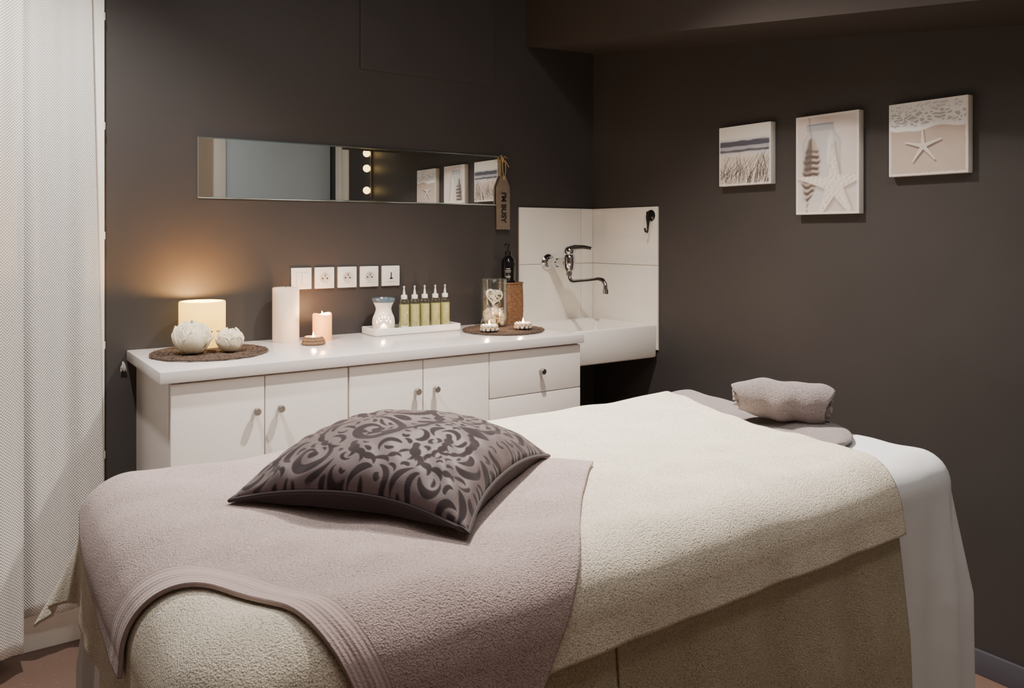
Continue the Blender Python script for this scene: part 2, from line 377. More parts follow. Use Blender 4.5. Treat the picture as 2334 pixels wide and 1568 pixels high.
def plate(x,kind,label):
    r=thing({'switch':'light_switch','socket':'power_socket','phone':'phone_socket'}[kind],label,{'switch':'switch','socket':'socket','phone':'phone socket'}[kind],(x,WA,1.184),group='white wall plates above the worktop')
    MB().box(-.0405,.0405,-.009,0,-.042,.042,.003).build('faceplate',M_plast,r)
    if kind=='switch':
        for s_ in (-1,1): MB().box(min(s_*.0008,s_*.0225),max(s_*.0008,s_*.0225),-.013,-.008,-.0225,.0225,.0015).build('rocker',M_plast,r)
    else:
        MB().box(-.0235,.0235,-.0115,-.008,-.0235,.0235,.0015).build('insert',M_plast,r)
        if kind=='socket':
            MB().lathe([(0,.0118),(.0185,.0118),(.0195,.0135),(.0205,.0118),(.0205,.011)],28,(0,0,0),'-y').build('socket_well',mat('socket_well',srgb(205,200,192),.4),r)
            for s_ in (-1,1): MB().lathe([(0,.0123),(.0032,.0123),(.0032,.0118)],12,(s_*.0095,0,-.002),'-y').build('contact_hole',M_hole,r)
            MB().lathe([(0,.019),(.0026,.019),(.0026,.0118)],12,(0,0,.0095),'-y').build('earth_pin',M_knob,r)
        else:
            MB().box(-.0022,.0022,-.0125,-.0115,-.013,.015,.0).box(-.0065,.0065,-.0125,-.0115,-.013,-.007,.0).build('jack_slot',M_hole,r,smooth=False)
plate(1.108,'switch','white double rocker switch, leftmost wall plate above the tall candle')
plate(1.202,'socket','white power socket directly right of the rocker switch')
plate(1.298,'socket','white power socket in the middle of the row of five plates')
plate(1.394,'socket','white power socket directly left of the phone socket')
plate(1.491,'phone','white phone socket with T-shaped slot, above the oil bottles')
# frayed white bit beside the worktop end
mb=MB()
for k in range(7):
    mb.tube([(0,0,.012),(.004*math.sin(k*2),-.006-.002*(k%3),.004),(.008*math.sin(k*1.7),-.010,-.006-.003*(k%3)),(.010*math.sin(k*1.3),-.008,-.018-.003*(k%2))],.0015,6)
tag(mb.build('frayed_cord',M_pebble,loc=(.474,WA-.003,.905)),'small frayed pale cord end on the wall beside the worktop','cord')

# ------------------------------------------------------------ canvases on the right wall
def mixc(img,mask,col): 
    col=np.array(col,dtype=float)/255; m=np.clip(mask,0,1)[...,None]; return img*(1-m)+col*m
def segd(U,V,ax,ay,bx,by):
    dx,dy=bx-ax,by-ay; t=np.clip(((U-ax)*dx+(V-ay)*dy)/(dx*dx+dy*dy+1e-12),0,1)
    return np.hypot(U-ax-t*dx,V-ay-t*dy),t
def noise2(U,V,f,seed):
    rs=np.random.RandomState(seed); o=np.zeros_like(U)
    for k in range(14):
        a=rs.rand()*2*PI; q=f*(.5+rs.rand()*1.3); o+=np.sin(q*(U*math.cos(a)+V*math.sin(a))*2*PI+rs.rand()*6.28+1.2*np.sin(q*2*(V*math.cos(a)-U*math.sin(a))))
    return o/14*1.8
def star(U,V,cx,cy,Rr,rot,wid=.2,ecc=None):
    best=np.full_like(U,-9.)
    for k in range(5):
        a=rot+k*2*PI/5+(0 if ecc is None else ecc[k]); d_,t=segd(U,V,cx,cy,cx+Rr*math.cos(a),cy+Rr*math.sin(a))
        best=np.maximum(best,Rr*(wid*(1-t)**1.15+.035)-d_)
    return best
def soft(x,w): return np.clip(.5+x/w,0,1)
def pic1(U,V):
    img=np.ones(U.shape+(3,))*np.array([232,228,222])/255
    n=noise2(U,V*5,3,1)
    img=mixc(img,soft(V-.22,.04),(205,205,210))
    img=mixc(img,soft(.045-np.abs(V+n*.008-.30),.02),(86,86,98))
    img=mixc(img,soft(.018-np.abs(V+n*.008-.37),.02)*.7,(150,150,160))
    img=mixc(img,soft(.022-np.abs(V+n*.01-.42),.02),(96,94,102))
    img=mixc(img,soft(V+.02*np.sin(U*5)-.49,.05),(222,210,198))
    img=mixc(img,soft(V-.52,.05)*(.35+.4*noise2(U,V,5,3)),(200,185,173))
    rs=np.random.RandomState(5)
    for k in range(110):
        x=-.05+rs.rand()*1.05; y=.82+rs.rand()*.22; ln=(.14+rs.rand()*.44)*(.6+.5*x); be=(rs.rand()-.45)*.4; px,py=x,y; w0=.0035+.003*rs.rand()
        c=(62,56,56) if rs.rand()<.6 else (128,118,112)
        for j in range(1,7):
            t=j/6; nx=x+be*t*t+.06*t; ny=y-ln*t; d_,_=segd(U,V,px,py,nx,ny); img=mixc(img,np.clip((w0*(1-.6*t)-d_)/.003+.5,0,1),c); px,py=nx,ny
    return img
def pic2(U,V):  # V 0..1.42
    img=np.ones(U.shape+(3,))*np.array([205,190,184])/255
    img=mixc(img,.5+.5*noise2(U,V,1.2,8),(228,218,212))
    half=(.30-.10*np.clip((.38-V)/.14,0,1))
    inside=soft(half-np.abs(U-.42),.03)*soft(V-.2,.03)*soft(1.25-V,.02)
    img=mixc(img,inside*.6,(190,194,200)); 
    edge=np.abs(np.abs(U-.42)-half); img=mixc(img,soft(.006-edge,.05)*(V>.2)*(V<1.25)*.5,(140,147,156))
    img=mixc(img,soft(.05-np.abs(V-.17),.03)*soft(.22-np.abs(U-.40),.03)*.7,(158,166,175)); img=mixc(img,soft(.006-np.abs(V-.13),.02)*soft(.21-np.abs(U-.40),.02),(125,134,146))
    img=mixc(img,np.clip(1.2-((U-.57)**2/.004+(V-.55)**2/.09),0,1)*.7,(245,244,242))
    cx=.22+.05*np.sin(V*3); wdt=.125*np.sqrt(np.clip((V-.32)/.3,0,1))*np.clip((1.3-V)/.3,0,1)*(1+.06*np.sin(V*40))
    fe=soft(wdt-np.abs(U-cx),.05); bars=soft(np.sin((V+np.abs(U-cx)*.35+.02*np.sin(U*30))*74),1.4)
    img=mixc(img,fe,(182,168,157)); img=mixc(img,fe*bars*soft(V-.5,.1),(92,78,72)); img=mixc(img,fe*soft(cx-U,.03)*soft(.85-V,.2)*.8,(96,86,82))
    ec=(0,.10,.1,-.1,-.1)
    sh=star(U-.02,V-.03,.62,1.0,.60,-PI/2-.03,.17,ec); img=mixc(img,np.clip(sh/.07+.6,0,1)*.6,(128,112,104))
    s_=star(U,V,.62,1.0,.60,-PI/2-.03,.16,ec)
    img=mixc(img,soft(s_,.012),(236,227,217)); img=mixc(img,soft(s_,.01)*np.clip(1-s_/.03,0,1)*.5,(196,181,169))
    sp=noise2(U,V,26,4); img=mixc(img,(s_>.010)*soft(sp-.25,.3)*.65,(168,152,140))
    return img
def pic3(U,V):
    img=np.ones(U.shape+(3,))*np.array([196,179,167])/255
    img=mixc(img,.35+.35*noise2(U,V,3,11),(186,168,156))
    wv=.34+.03*np.sin(U*7)+.03*noise2(U,V*.3,2,12)
    img=mixc(img,soft(wv-V,.02),(184,180,182)); nn=noise2(U,V*2.2,7,13); img=mixc(img,(V<wv)*soft(.33-np.abs(nn),.2),(240,238,236)); img=mixc(img,soft(.03-np.abs(V-wv),.02),(242,240,238))
    img=mixc(img,(V<.13)*.5,(225,223,225))
    sh=star(U-.015,V-.02,.45,.62,.24,-.35,.09); img=mixc(img,np.clip(sh/.02+.5,0,1)*.75,(96,82,76))
    s_=star(U,V,.45,.61,.24,-.35,.085); img=mixc(img,soft(s_,.008),(232,223,213)); img=mixc(img,(s_>.012)*.5,(206,194,183))
    return img
def canvas(ya,yb,z0,z1,fn,label,tilt=0):
    r=thing('canvas_print',label,'wall art',(WB,(ya+yb)/2,(z0+z1)/2),group='three beach canvases on the right wall')
    hw=(ya-yb)/2; h2=(z1-z0)/2; t=.03
    MB().box(-t,-.001,-hw,hw,-h2,h2,.002).build('stretched_canvas',mat('canvas_side',srgb(238,233,224),.8),r)
    asp=h2/hw; n=230; m=int(n*asp)
    u,v=np.meshgrid(np.linspace(0,1,n),np.linspace(0,1,m))
    A=np.stack([np.full(u.shape,-t-.0006),hw*.985-u*2*hw*.985,h2*.985-v*2*h2*.985],-1)
    img=fn(u,v*asp if fn is pic2 else v)
    e=np.minimum(np.minimum(u,1-u),np.minimum(v,1-v)*asp)+.008*noise2(u,v,12,3); img=mixc(img,np.clip((.03-e)/.015,0,1)*.8,(240,235,229))
    o=MB().grid(A[::-1]).build('printed_picture',M_print,r); colattr(o,'Col',(np.clip(img[::-1],0,1).reshape(-1,3))**2.2)
M_print=mat('canvas_print_ink',(1,1,1,1),.75,attr='Col')
canvas(2.224,1.970,1.552,1.791,pic1,'small square canvas of beach grass before a grey sea, nearest the sink')
canvas(1.858,1.604,1.429,1.790,pic2,'tall canvas of a jar, striped feather and large starfish')
canvas(1.4955,1.2385,1.548,1.789,pic3,'square canvas of one small starfish on sand below sea foam')
# three globe bulbs seen in the mirror
r=thing('globe_light_strip','vertical strip of three round bulbs on dark wall, seen in the mirror','wall light',(WB,.47,1.83))
MB().box(-.02,0,-.006,.006,-.19,.19,.003).build('back_strip',M_knob,r)
M_bulb=mat('bulb_glow',(1,.9,.6,1),.5,emit=(1,.66,.22,1),es=4.5)
for dz in (.14,.026,-.14): MB().lathe([(0.001,-.028)]+[(.028*math.sin(a),-.028*math.cos(a)) for a in np.linspace(.3,PI,12)],20,(-.05,0,dz)).build('bulb',M_bulb,r)

# ------------------------------------------------------------ things on the worktop
def spiral_mat(x,y,R_,label):
    mb=MB(); pts=[]; rr=[]; turns=int(R_/.0085); N=turns*44
    rs=random.Random(int(x*100))
    for i in range(N+1):
        t=i/N; a=t*turns*2*PI; r_=.004+t*(R_-.006); wob=.0016*math.sin(a*9.5)+rs.uniform(-.0012,.0012)
        pts.append(((r_+wob)*math.cos(a),(r_+wob)*math.sin(a),.0058+.0008*math.sin(a*13)+rs.uniform(-.0004,.0004))); rr.append(.0034+rs.uniform(-.0008,.0008))
    mb.tube(pts,rr,6)
    for k in range(70):
        a=2*PI*k/70+rs.uniform(-.03,.03); r0=R_*rs.uniform(.2,.75); P=[]
        for j in range(9):
            q=r0+(R_-.004-r0)*j/8; P.append((q*math.cos(a+.04*math.sin(j*2.)),q*math.sin(a+.04*math.sin(j*2.)),.008+.001*math.sin(j*2)))
        mb.tube(P,.0012,5)
    return tag(mb.build('placemat',M_weave,loc=(x,y,ZC)),label,'placemat',group='round woven placemats on the worktop')
spiral_mat(.702,2.803,.190,'round brown woven placemat under the cream flowers')
spiral_mat(1.872,2.772,.172,'round brown woven placemat under the shell-filled glass vase')
MT=ZC+.0104
def flame(par,z,s=1): 
    MB().lathe([(.0003,0),(.003*s,.003*s),(.0042*s,.008*s),(.003*s,.015*s),(.0003,.024*s)],12,(0,0,z)).build('flame',M_flame,par)
def plight(x,y,z,p,c,rad=.01):
    l=bpy.data.lights.new('candle_light','POINT'); l.energy=p; l.color=c; l.shadow_soft_size=rad
    o=bpy.data.objects.new('candle_light',l); C.objects.link(o); o.location=(x,y,z)
def candle(x,y,z,R_,h,m,label,lit=False,hollow=.0,wav=0):
    r=thing('pillar_candle',label,'candle',(x,y,z),group='pillar candles on the worktop')
    n=48; prof=[(0,0),(R_*.96,0),(R_,.003),(R_,h*.5),(R_,h-.004),(R_-.002,h),(R_-.008,h)]
    if hollow: prof+=[(R_-.011,h-.006),(R_-.012,h-hollow),(0.001,h-hollow-.002)]
    else: prof+=[(R_-.012,h-.003),(.001,h-.004)]
    mb=MB().lathe(prof,n)
    if wav: mb.v=[(a,b_,c_+(wav*math.sin(2*math.atan2(b_,a)+1) if c_>h*.9 else 0)) for a,b_,c_ in mb.v]
    mb.build('wax',m,r)
    zz=h-(hollow or .004)
    MB().tube([(0,0,zz-.003),(0,0,zz+.006),(.001,0,zz+.012)],.001,6).build('wick',M_ink,r)
    if lit: flame(r,zz+.009,.9)
    return r
candle(.708,2.925,MT,.077,.158,M_glowA,'wide glowing yellow pillar candle behind the cream flowers',True,.05)
plight(.708,2.925,MT+.158-.014,6.5,(1,.58,.2),.012)
candle(1.019,2.965,ZC,.049,.202,M_wax,'tall unlit white pillar candle beside the rocker switch')
candle(1.144,2.92,ZC,.036,.100,M_glowB,'small lit pillar candle glowing orange with a wavy rim',True,.02,.004)
plight(1.144,2.92,ZC+.108,2.2,(1,.52,.22),.006)
TLL={'rope':'lit tealight inside the jute rope ring by the small candle','p1':'lit tealight inside the pebble holder nearer the oil tray','p2':'lit tealight inside the pebble holder nearer the sink'}
def tealight(x,y,z,label,p):
    t=thing('tealight',label,'tealight',(x,y,z),group='lit tealight candles')
    MB().lathe([(0,0),(.0185,0),(.019,.001),(.019,.016),(.0185,.016),(.0180,.012),(0,.012)],24).build('metal_cup',M_alu,t)
    MB().lathe([(.0178,.0125),(0.0005,.0125)],20).build('wax',M_wax,t)
    flame(t,.0145,.8); plight(x,y,z+.035,p,(1,.62,.32),.005)
def tealight_holder(x,y,z,label,style):
    r=thing('tealight_holder',label,'candle holder',(x,y,z),group='small tealight holders on the worktop')
    if style=='rope':
        mb=MB()
        for (R_,zz,rr) in ((.037,.007,.0062),(.034,.017,.006),(.029,.025,.005)):
            mb.tube([((R_+.0012*math.sin(k*2.1))*math.cos(2*PI*k/40),(R_+.0012*math.sin(k*2.1))*math.sin(2*PI*k/40),zz) for k in range(40)],[rr*(1+.12*math.sin(k*2.6)) for k in range(40)],8,closed=True)
        mb.build('rope_ring',M_rope,r)
    else:
        mb=MB()
        for lev,(R_,zz,nn) in enumerate(((.031,.009,11),(.029,.021,11))):
            for k in range(nn):
                a=2*PI*(k+.5*lev)/nn
                mb.lathe([(.0002,-.008)]+[(.0085*math.sin(t),-.0075*math.cos(t)) for t in np.linspace(.4,PI-.4,6)]+[(.0002,.008)],10,(R_*math.cos(a),R_*math.sin(a),zz))
        mb.build('pebble_ring',M_pebble,r)
        MB().tube([(.035*math.cos(2*PI*k/30),.035*math.sin(2*PI*k/30),.015) for k in range(30)],.002,6,closed=True).build('raffia_tie',M_raffia,r)
    tealight(x,y,z+.012,TLL[style],.9)
tealight_holder(1.072,2.822,ZC,'round tealight holder of coiled jute rope beside the small lit candle','rope')
tealight_holder(1.768,2.715,MT,'pebble tealight holder on the right placemat, nearer the oil tray','p1')
tealight_holder(1.928,2.705,MT,'pebble tealight holder on the right placemat, nearer the sink','p2')
# peonies: each petal is a rounded, cupped patch growing from the flower's base
def peony(x,y,z,R_,label,leaf,seed):
    rs=random.Random(seed); r=thing('peony_bloom',label,'flower',(x,y,z),group='two artificial cream peonies')
    mb=MB()
    #       count, radius, tip polar angle, half width, lip curl
    for (cnt,Rk,th,W_,curl) in ((7,1.04,1.75,.62,.20),(8,1.0,2.10,.56,.16),(9,.97,2.35,.46,.14),(11,.93,2.58,.36,.12),(12,.88,2.78,.30,.10),(11,.80,2.92,.26,.10),(9,.68,3.0,.24,.10)):
        off=rs.random()*6
        for k in range(cnt):
            az0=off+2*PI*k/cnt+rs.uniform(-.28,.28); RR=R_*Rk*rs.uniform(.88,1.08); tt=min(th*rs.uniform(.86,1.06),3.05); ph=rs.random()*6; cu=curl*rs.uniform(.2,1.7); tw=rs.uniform(-.22,.22)
            a,b_=np.meshgrid(np.linspace(-1,1,17),np.linspace(.03,1,18))
            ang=b_*tt
            prof=np.where(b_<.6,(b_/.6)**.6,np.clip(1-((b_-.6)/.402)**3,0,1)**.45)
            wdn=W_*prof*(1+.10*np.sin(ph+b_*9))/np.maximum(np.sin(ang),.30)
            az=az0+a*wdn+tw*b_
            edge=np.maximum(np.abs(a)**3,np.clip((b_-.7)/.3,0,1)**2)
            rad=RR*(1-.07*a**2*prof+.06*edge*np.sin(a*10+b_*7+ph)+cu*np.clip(b_-.78,0,1)+.025*np.sin(b_*7+ph+a*2))
            A=np.stack([rad*np.sin(ang)*np.cos(az)*1.03,rad*np.sin(ang)*np.sin(az)*1.03,-rad*np.cos(ang)*.98],-1); mb.grid(A)
    mb.v=[(p[0],p[1],max(p[2]+R_*.98,.001)) for p in mb.v]
    o=mb.build('petals',M_petal,r,ang=180); solid(o,.0007)
    ca,sa=math.cos(leaf),math.sin(leaf); a,b_=np.meshgrid(np.linspace(-1,1,7),np.linspace(0,1,12)); L=R_*1.5; wd=.017*np.sin(b_*PI)**.8+.0004
    X=b_*L; Yv=a*wd; Z=.02+.045*np.sin(b_*2)+np.abs(a)*.003
    solid(MB().grid(np.stack([X*ca-Yv*sa,X*sa+Yv*ca,Z],-1)).build('leaf',M_leaf,r),.0008)
peony(.636,2.762,MT,.057,'large cream peony bloom in front of the glowing candle',.5,1)
peony(.752,2.745,MT,.042,'smaller cream peony bloom, right of the large one',2.0,2)
# tray
r=MB()
R=[]
tx0,tx1,ty0,ty1=0,.392,0,.130
for (ins,z) in ((.004,0),(0,.003),(0,.027),(.0015,.029),(.005,.029),(.007,.027),(.008,.012)):
    R.append([(x,y,z) for x,y in rrect(tx0+ins,tx1-ins,ty0+ins,ty1-ins,.006,3)])
loft(r,R); tag(r.build('tray',M_plast,loc=(1.350,2.892,ZC)),'shallow white rectangular tray holding oil bottles and burner','tray')
TZ=ZC+.0125
# oil burner
bx,by=1.416,2.955
r=thing('oil_burner','white ceramic oil burner with blue-grey bowl and cut-out scrolls, lit inside','oil burner',(bx,by,TZ))
camang=math.atan2(-by,-bx)
nz=90; nt=150; th=np.linspace(0,2*PI,nt,endpoint=False)
kp=np.array([(0,.040),(.01,.043),(.035,.046),(.055,.043),(.075,.034),(.09,.030),(.105,.035),(.118,.042)])
zz=np.linspace(0,.118,nz); rr=np.interp(zz,kp[:,0],kp[:,1]); rr=np.convolve(np.pad(rr,4,'edge'),np.ones(9)/9,'valid')
mb=MB(); vs=[]; 
for i in range(nz):
    for k in range(nt): vs.append((rr[i]*math.cos(th[k]),rr[i]*math.sin(th[k]),zz[i]))
fs=[]
for i in range(nz-1):
    for k in range(nt):
        da=(th[k]-camang+PI)%(2*PI)-PI; q=da*.043; z_=zz[i]
        if z_<.034 and (q/.018)**2+((z_)/.034)**2<1: continue
        hole=False
        for sx in (-1,1):
            for (cx,cz,rx,rz) in ((.012,.045,.0045,.003),(.02,.055,.003,.006),(.006,.06,.0028,.007),(.027,.04,.0028,.008),(.015,.072,.0022,.004),(0,.076,.002,.006)):
                if ((q-sx*cx)/rx)**2+((z_-cz)/rz)**2<1: hole=True
        if hole: continue
        fs.append((i*nt+k,i*nt+(k+1)%nt,(i+1)*nt+(k+1)%nt,(i+1)*nt+k))
mb.add(vs,fs); solid(mb.build('ceramic_body',mat('burner_ceramic',srgb(246,240,232),.3),r),.0025)
MB().lathe([(0,.112),(.035,.113),(.044,.118),(.047,.126),(.047,.132),(.044,.133),(.040,.126),(.02,.119),(0,.118)],40).build('bowl',M_blue,r)
tealight(bx,by,TZ+.0005,'lit tealight inside the ceramic oil burner',.4)
# squeeze bottles
r=thing('squeeze_bottle','clear squeeze bottle of yellow oil with a printed label, next to the burner','bottle',(1.508,2.955,TZ),group='squeeze bottles of yellow massage oil')
R_=.0215
MB().lathe([(.001,.0005),(R_-.002,.0005),(R_,.004),(R_,.112),(R_-.003,.120),(.012,.126),(.010,.127)],28).build('bottle_shell',M_bottle,r)
MB().lathe([(.001,.002),(R_-.003,.002),(R_-.0012,.005),(R_-.0012,.102),(.0005,.1022)],28).build('oil',M_oil,r)
MB().lathe([(0,.124),(.0125,.124),(.013,.126),(.013,.138),(.011,.141),(0,.142)],24).build('screw_cap',M_plast,r)
MB().lathe([(.006,.140),(.0055,.146),(.0028,.166),(.0026,.170)],16).build('nozzle',M_plast,r)
MB().lathe([(0,.169),(.0042,.1695),(.0046,.174),(.003,.178),(0,.1785)],14).build('nozzle_tip',mat('grey_tip',srgb(190,188,186),.4),r)
others=['second squeeze bottle of yellow oil from the burner','middle squeeze bottle of the five yellow oils on the tray','fourth squeeze bottle of yellow oil from the burner','squeeze bottle of yellow oil at the right end of the tray']
for k,lb in enumerate(others): dup(r,loc=(1.508+.0485*(k+1),2.955+.003*((k%2)),TZ),rot=(0,0,.3*k),label=lb)
a=camang+.05
lab=MB()
for i in range(9):
    q=a-.62+1.24*i/8; lab.v+=[((R_+.0004)*math.cos(q),(R_+.0004)*math.sin(q),.004),((R_+.0004)*math.cos(q),(R_+.0004)*math.sin(q),.017)]
lab.f=[(2*i,2*i+2,2*i+3,2*i+1) for i in range(8)]
lab.build('label_strip',M_plast,r)
mw=Matrix(((-math.sin(a),0,math.cos(a),math.cos(a)*(R_+.0012)),(math.cos(a),0,math.sin(a),math.sin(a)*(R_+.0012)),(0,1,0,.0105),(0,0,0,1)))
text_mesh('Relaxation',.0075,'label_text',M_ink,r,mw,0,.0002)
# glass vase with shells
vx,vy=1.886,2.862
r=thing('glass_vase','clear glass cylinder vase filled with shells and a white wicker heart','vase',(vx,vy,MT))
VR=.056
MB().lathe([(.001,0),(VR-.002,0),(VR,.003),(VR,.2),(VR-.001,.2015),(VR-.003,.2),(VR-.003,.007),(.001,.006)],48).build('cylinder',M_glass,r)
sh=MB()
A=[]
for i,t in enumerate(np.linspace(0,1,14)):
    row=[]
    for aa in np.linspace(-1.15,1.15,29):
        q=t*.021*(1+.05*math.cos(aa*22)); row.append((q*math.sin(aa),q*math.cos(aa)-.010,.009*math.sin(t*PI*.55)*(1+.12*math.cos(aa*22))*math.cos(aa*.9)))
    A.append(row)
sh.grid(np.array(A)); s0=solid(sh.build('seashell',M_shell,loc=(vx-.02,vy-.02,MT+.014),rot=(.3,.2,.5)),.002)
tag(s0,'ribbed cream scallop shell in the glass vase','seashell',group='shells inside the glass vase')
sn=MB(); pts=[];rad=[]
for i in range(70):
    t=i/69; aa=t*4.5*2*PI; q=.013*(1-t)**1.1; pts.append((q*math.cos(aa),q*math.sin(aa),.002+.030*t)); rad.append(.0085*(1-t)+.0006)
sn.tube(pts,rad,10)
s1=tag(sn.build('seashell',M_shell,loc=(vx+.018,vy-.016,MT+.014),rot=(.9,.4,1)),'coiled cream snail shell in the glass vase','seashell',group='shells inside the glass vase')
rs=random.Random(9)
for k in range(20):
    lay=k//5; aa=2*PI*(k%5)/5+lay*.6; q=.028 if k%5 else .004
    s_=[s0,s1][k%2].copy(); C.objects.link(s_); s_.location=(vx+q*math.cos(aa),vy+q*math.sin(aa),MT+.016+lay*.0155); s_.rotation_euler=(rs.uniform(-.7,1.2),rs.uniform(-.7,.7),rs.uniform(0,6))
hb=MB(); rs=random.Random(3)
def heart(t,s_=1): return (16*math.sin(t)**3/17*.038*s_, (13*math.cos(t)-5*math.cos(2*t)-2*math.cos(3*t)-math.cos(4*t))/17*.038*s_)
for j in range(9):
    ph=rs.uniform(-.5,.5); sc=rs.uniform(.86,1.0); dpt=(j-4)*.0035
    hb.tube([(heart(t,sc)[0],dpt+.004*math.sin(3*t+j),heart(t,sc)[1]) for t in np.linspace(0,2*PI,48,endpoint=False)],.0021,6,closed=True)
for j in range(30):
    t0=rs.uniform(0,2*PI); t1=t0+rs.uniform(1.6,3.2); a_=heart(t0,.95); b_=heart(t1,.95); sg=1 if j%2 else -1
    hb.tube([(a_[0]+(b_[0]-a_[0])*u,sg*.019*math.sin(PI*u),a_[1]+(b_[1]-a_[1])*u) for u in np.linspace(0,1,9)],.0019,6)
tag(hb.build('wicker_heart',mat('whitewashed_wicker',srgb(246,240,232),.7),loc=(vx,vy-.003,MT+.127),rot=(.1,.15,-.55)),'white wicker heart lying on the shells in the glass vase','ornament')
# wicker basket and soap
bx2,by2=2.030,2.945
r=thing('wicker_basket','tall brown wicker basket behind the glass vase','basket',(bx2,by2,ZC))
mb=MB(); nr=34; n=64; vs=[];fs=[]
for i in range(nr*3+1):
    z=.185*i/(nr*3); row=i//3; ph=(i%3)/3
    hw=.045*(1+.06*math.sin(z/.185*PI)); 
    for k in range(n):
        a=2*PI*k/n; c_,s_=math.cos(a),math.sin(a); q=hw/((abs(c_)**5+abs(s_)**5)**.2)
        q+=.0014*math.sin(ph*PI)*(1 if (k//2+row)%2 else .2)+.0008*math.sin(k*PI/2+row*PI)
        vs.append((q*c_,q*s_*.95,z))
for i in range(nr*3):
    for k in range(n): fs.append((i*n+k,i*n+(k+1)%n,(i+1)*n+(k+1)%n,(i+1)*n+k))
mb.add(vs,fs); solid(mb.build('woven_wall',M_wicker,r,ang=180),.003)
mb=MB().tube([((.046/((abs(math.cos(2*PI*k/48))**5+abs(math.sin(2*PI*k/48))**5)**.2))*math.cos(2*PI*k/48),.95*(.046/((abs(math.cos(2*PI*k/48))**5+abs(math.sin(2*PI*k/48))**5)**.2))*math.sin(2*PI*k/48),.186+.0008*math.sin(k*2)) for k in range(48)],.004,8,closed=True); mb.build('rim',M_wicker,r)
MB().box(-.042,.042,-.04,.04,.115,.120).build('inner_shelf',M_wicker,r)
r=thing('soap_dispenser','black pump soap bottle standing in the wicker basket beside the tiles','bottle',(bx2-.012,by2,ZC+.1205))
MB().lathe([(0,0),(.028,0),(.031,.004),(.031,.155),(.029,.168),(.018,.182),(.012,.188),(.0,.188)],32).build('bottle_body',M_soap,r)
MB().lathe([(0,.186),(.014,.186),(.0145,.205),(.006,.207),(.004,.208),(.004,.228),(.009,.229),(.010,.238),(0,.240)],20).build('pump_collar',M_dark,r)
MB().tube([(0,0,.236),(-.02,-.012,.236),(-.036,-.02,.230)],[.006,.005,.004],10).build('pump_spout',M_dark,r)
lb=MB()
for (z0,z1,wd) in ((.128,.131,.28),(.120,.122,.4),(.114,.1155,.34),(.095,.097,.36),(.09,.0915,.3)):
    o=len(lb.v)
    for i in range(7):
        q=math.atan2(-by2,-bx2)-wd+2*wd*i/6; lb.v+=[(.0314*math.cos(q),.0314*math.sin(q),z0),(.0314*math.cos(q),.0314*math.sin(q),z1)]
    lb.f+=[(o+2*i,o+2*i+2,o+2*i+3,o+2*i+1) for i in range(6)]
lb.build('label_print',M_label,r)

# ------------------------------------------------------------ curtains
def curtain(x0,x1,z0,z1,y,amp,per,ph,label,flare=0):
    n=160;m=60
    s_,t=np.meshgrid(np.linspace(0,1,n),np.linspace(0,1,m))
    X=x0+(x1-x0)*s_ - flare*t*s_**2
    Z=z0+(z1-z0)*t
    A_=amp*(1-.25*t)
    Y=y+A_*np.sin(X*2*PI/per+ph+.5*np.sin(t*3))+.25*A_*np.sin(X*2*PI/per*2.3+ph*2+t)
    Z=Z-.012*np.sin(X*2*PI/per+ph)*(1-t)
    o=MB().grid(np.stack([X,Y,Z],-1)).build('curtain',M_curtain)
    uv=o.data.uv_layers.new(name='UVMap'); vi=np.zeros(len(o.data.loops),dtype=np.int32); o.data.loops.foreach_get('vertex_index',vi)
    us=(np.stack([(s_*(x1-x0)*1.15),Z],-1).reshape(-1,2))[vi]; uv.data.foreach_set('uv',us.astype(np.float32).ravel())
    solid(o,.0015); return tag(o,label,'curtain',group='white curtains at the left')
curtain(-.85,.172,.07,2.38,2.878,.026,.19,1.3,'white textured curtain panel cut off by the left edge of the photo')
curtain(.150,.408,.15,2.38,2.940,.013,.15,2.0,'white textured curtain panel whose straight edge meets the dark wall',.05)
tag(MB().tube([(-.95,2.91,2.385),(.40,2.91,2.385)],.010,12).build('curtain_rod',M_steel),'thin metal rod above the white curtains','curtain rod')

# ------------------------------------------------------------ treatment table and cloths
BX0,BX1,BY0,BY1=.215,1.885,.92,1.75; RR=.070; ZT=.856
def drape(s_,t,off,fold=.013,kf=24,flare=.045,rnd=False,cfl=.22):
    cs=np.clip(s_,BX0+RR,BX1-RR); ct=np.clip(t,BY0+RR,BY1-RR); ex=s_-cs; ey=t-ct
    e=np.hypot(ex,ey); es=np.where(e<1e-9,1,e); ux=ex/es; uy=ey/es
    phi=np.arctan2(np.abs(ey),np.abs(ex)); cw=np.sin(2*phi)**2*(e>1e-9)
    if rnd: e=np.maximum(np.abs(ex),np.abs(ey))
    r=RR+off; L=r*PI/2; e2=np.maximum(e-L,0); fl=flare+cfl*cw
    hor=np.where(e<L,r*np.sin(np.minimum(e,L)/r),r+fl*e2); drop=np.where(e<L,r*(1-np.cos(np.minimum(e,L)/r)),r+e2*np.sqrt(1-fl**2))
    q=np.clip(e2/.25,0,1); tau=cs+ct*.9+.32*phi
    hor=hor+(fold+.014*cw)*q*(.9+.8*np.sin(tau*kf+.6*np.sin(tau*7))+.45*np.sin(tau*kf*2.3+1)+.45*np.sin(tau*kf*.37+2))
    X=cs+ux*hor; Y=ct+uy*hor
    und=.0035*np.sin(X*7+1)+.003*np.sin(Y*9+X*3)+.0024*np.sin(X*17-Y*13)+.0016*np.sin(X*31+Y*23)+.0012*np.sin(X*12+Y*55)
    Z=ZT+off-drop+.003+und*np.clip(1-e/L*.6,0,1)
    return X,Y,Z
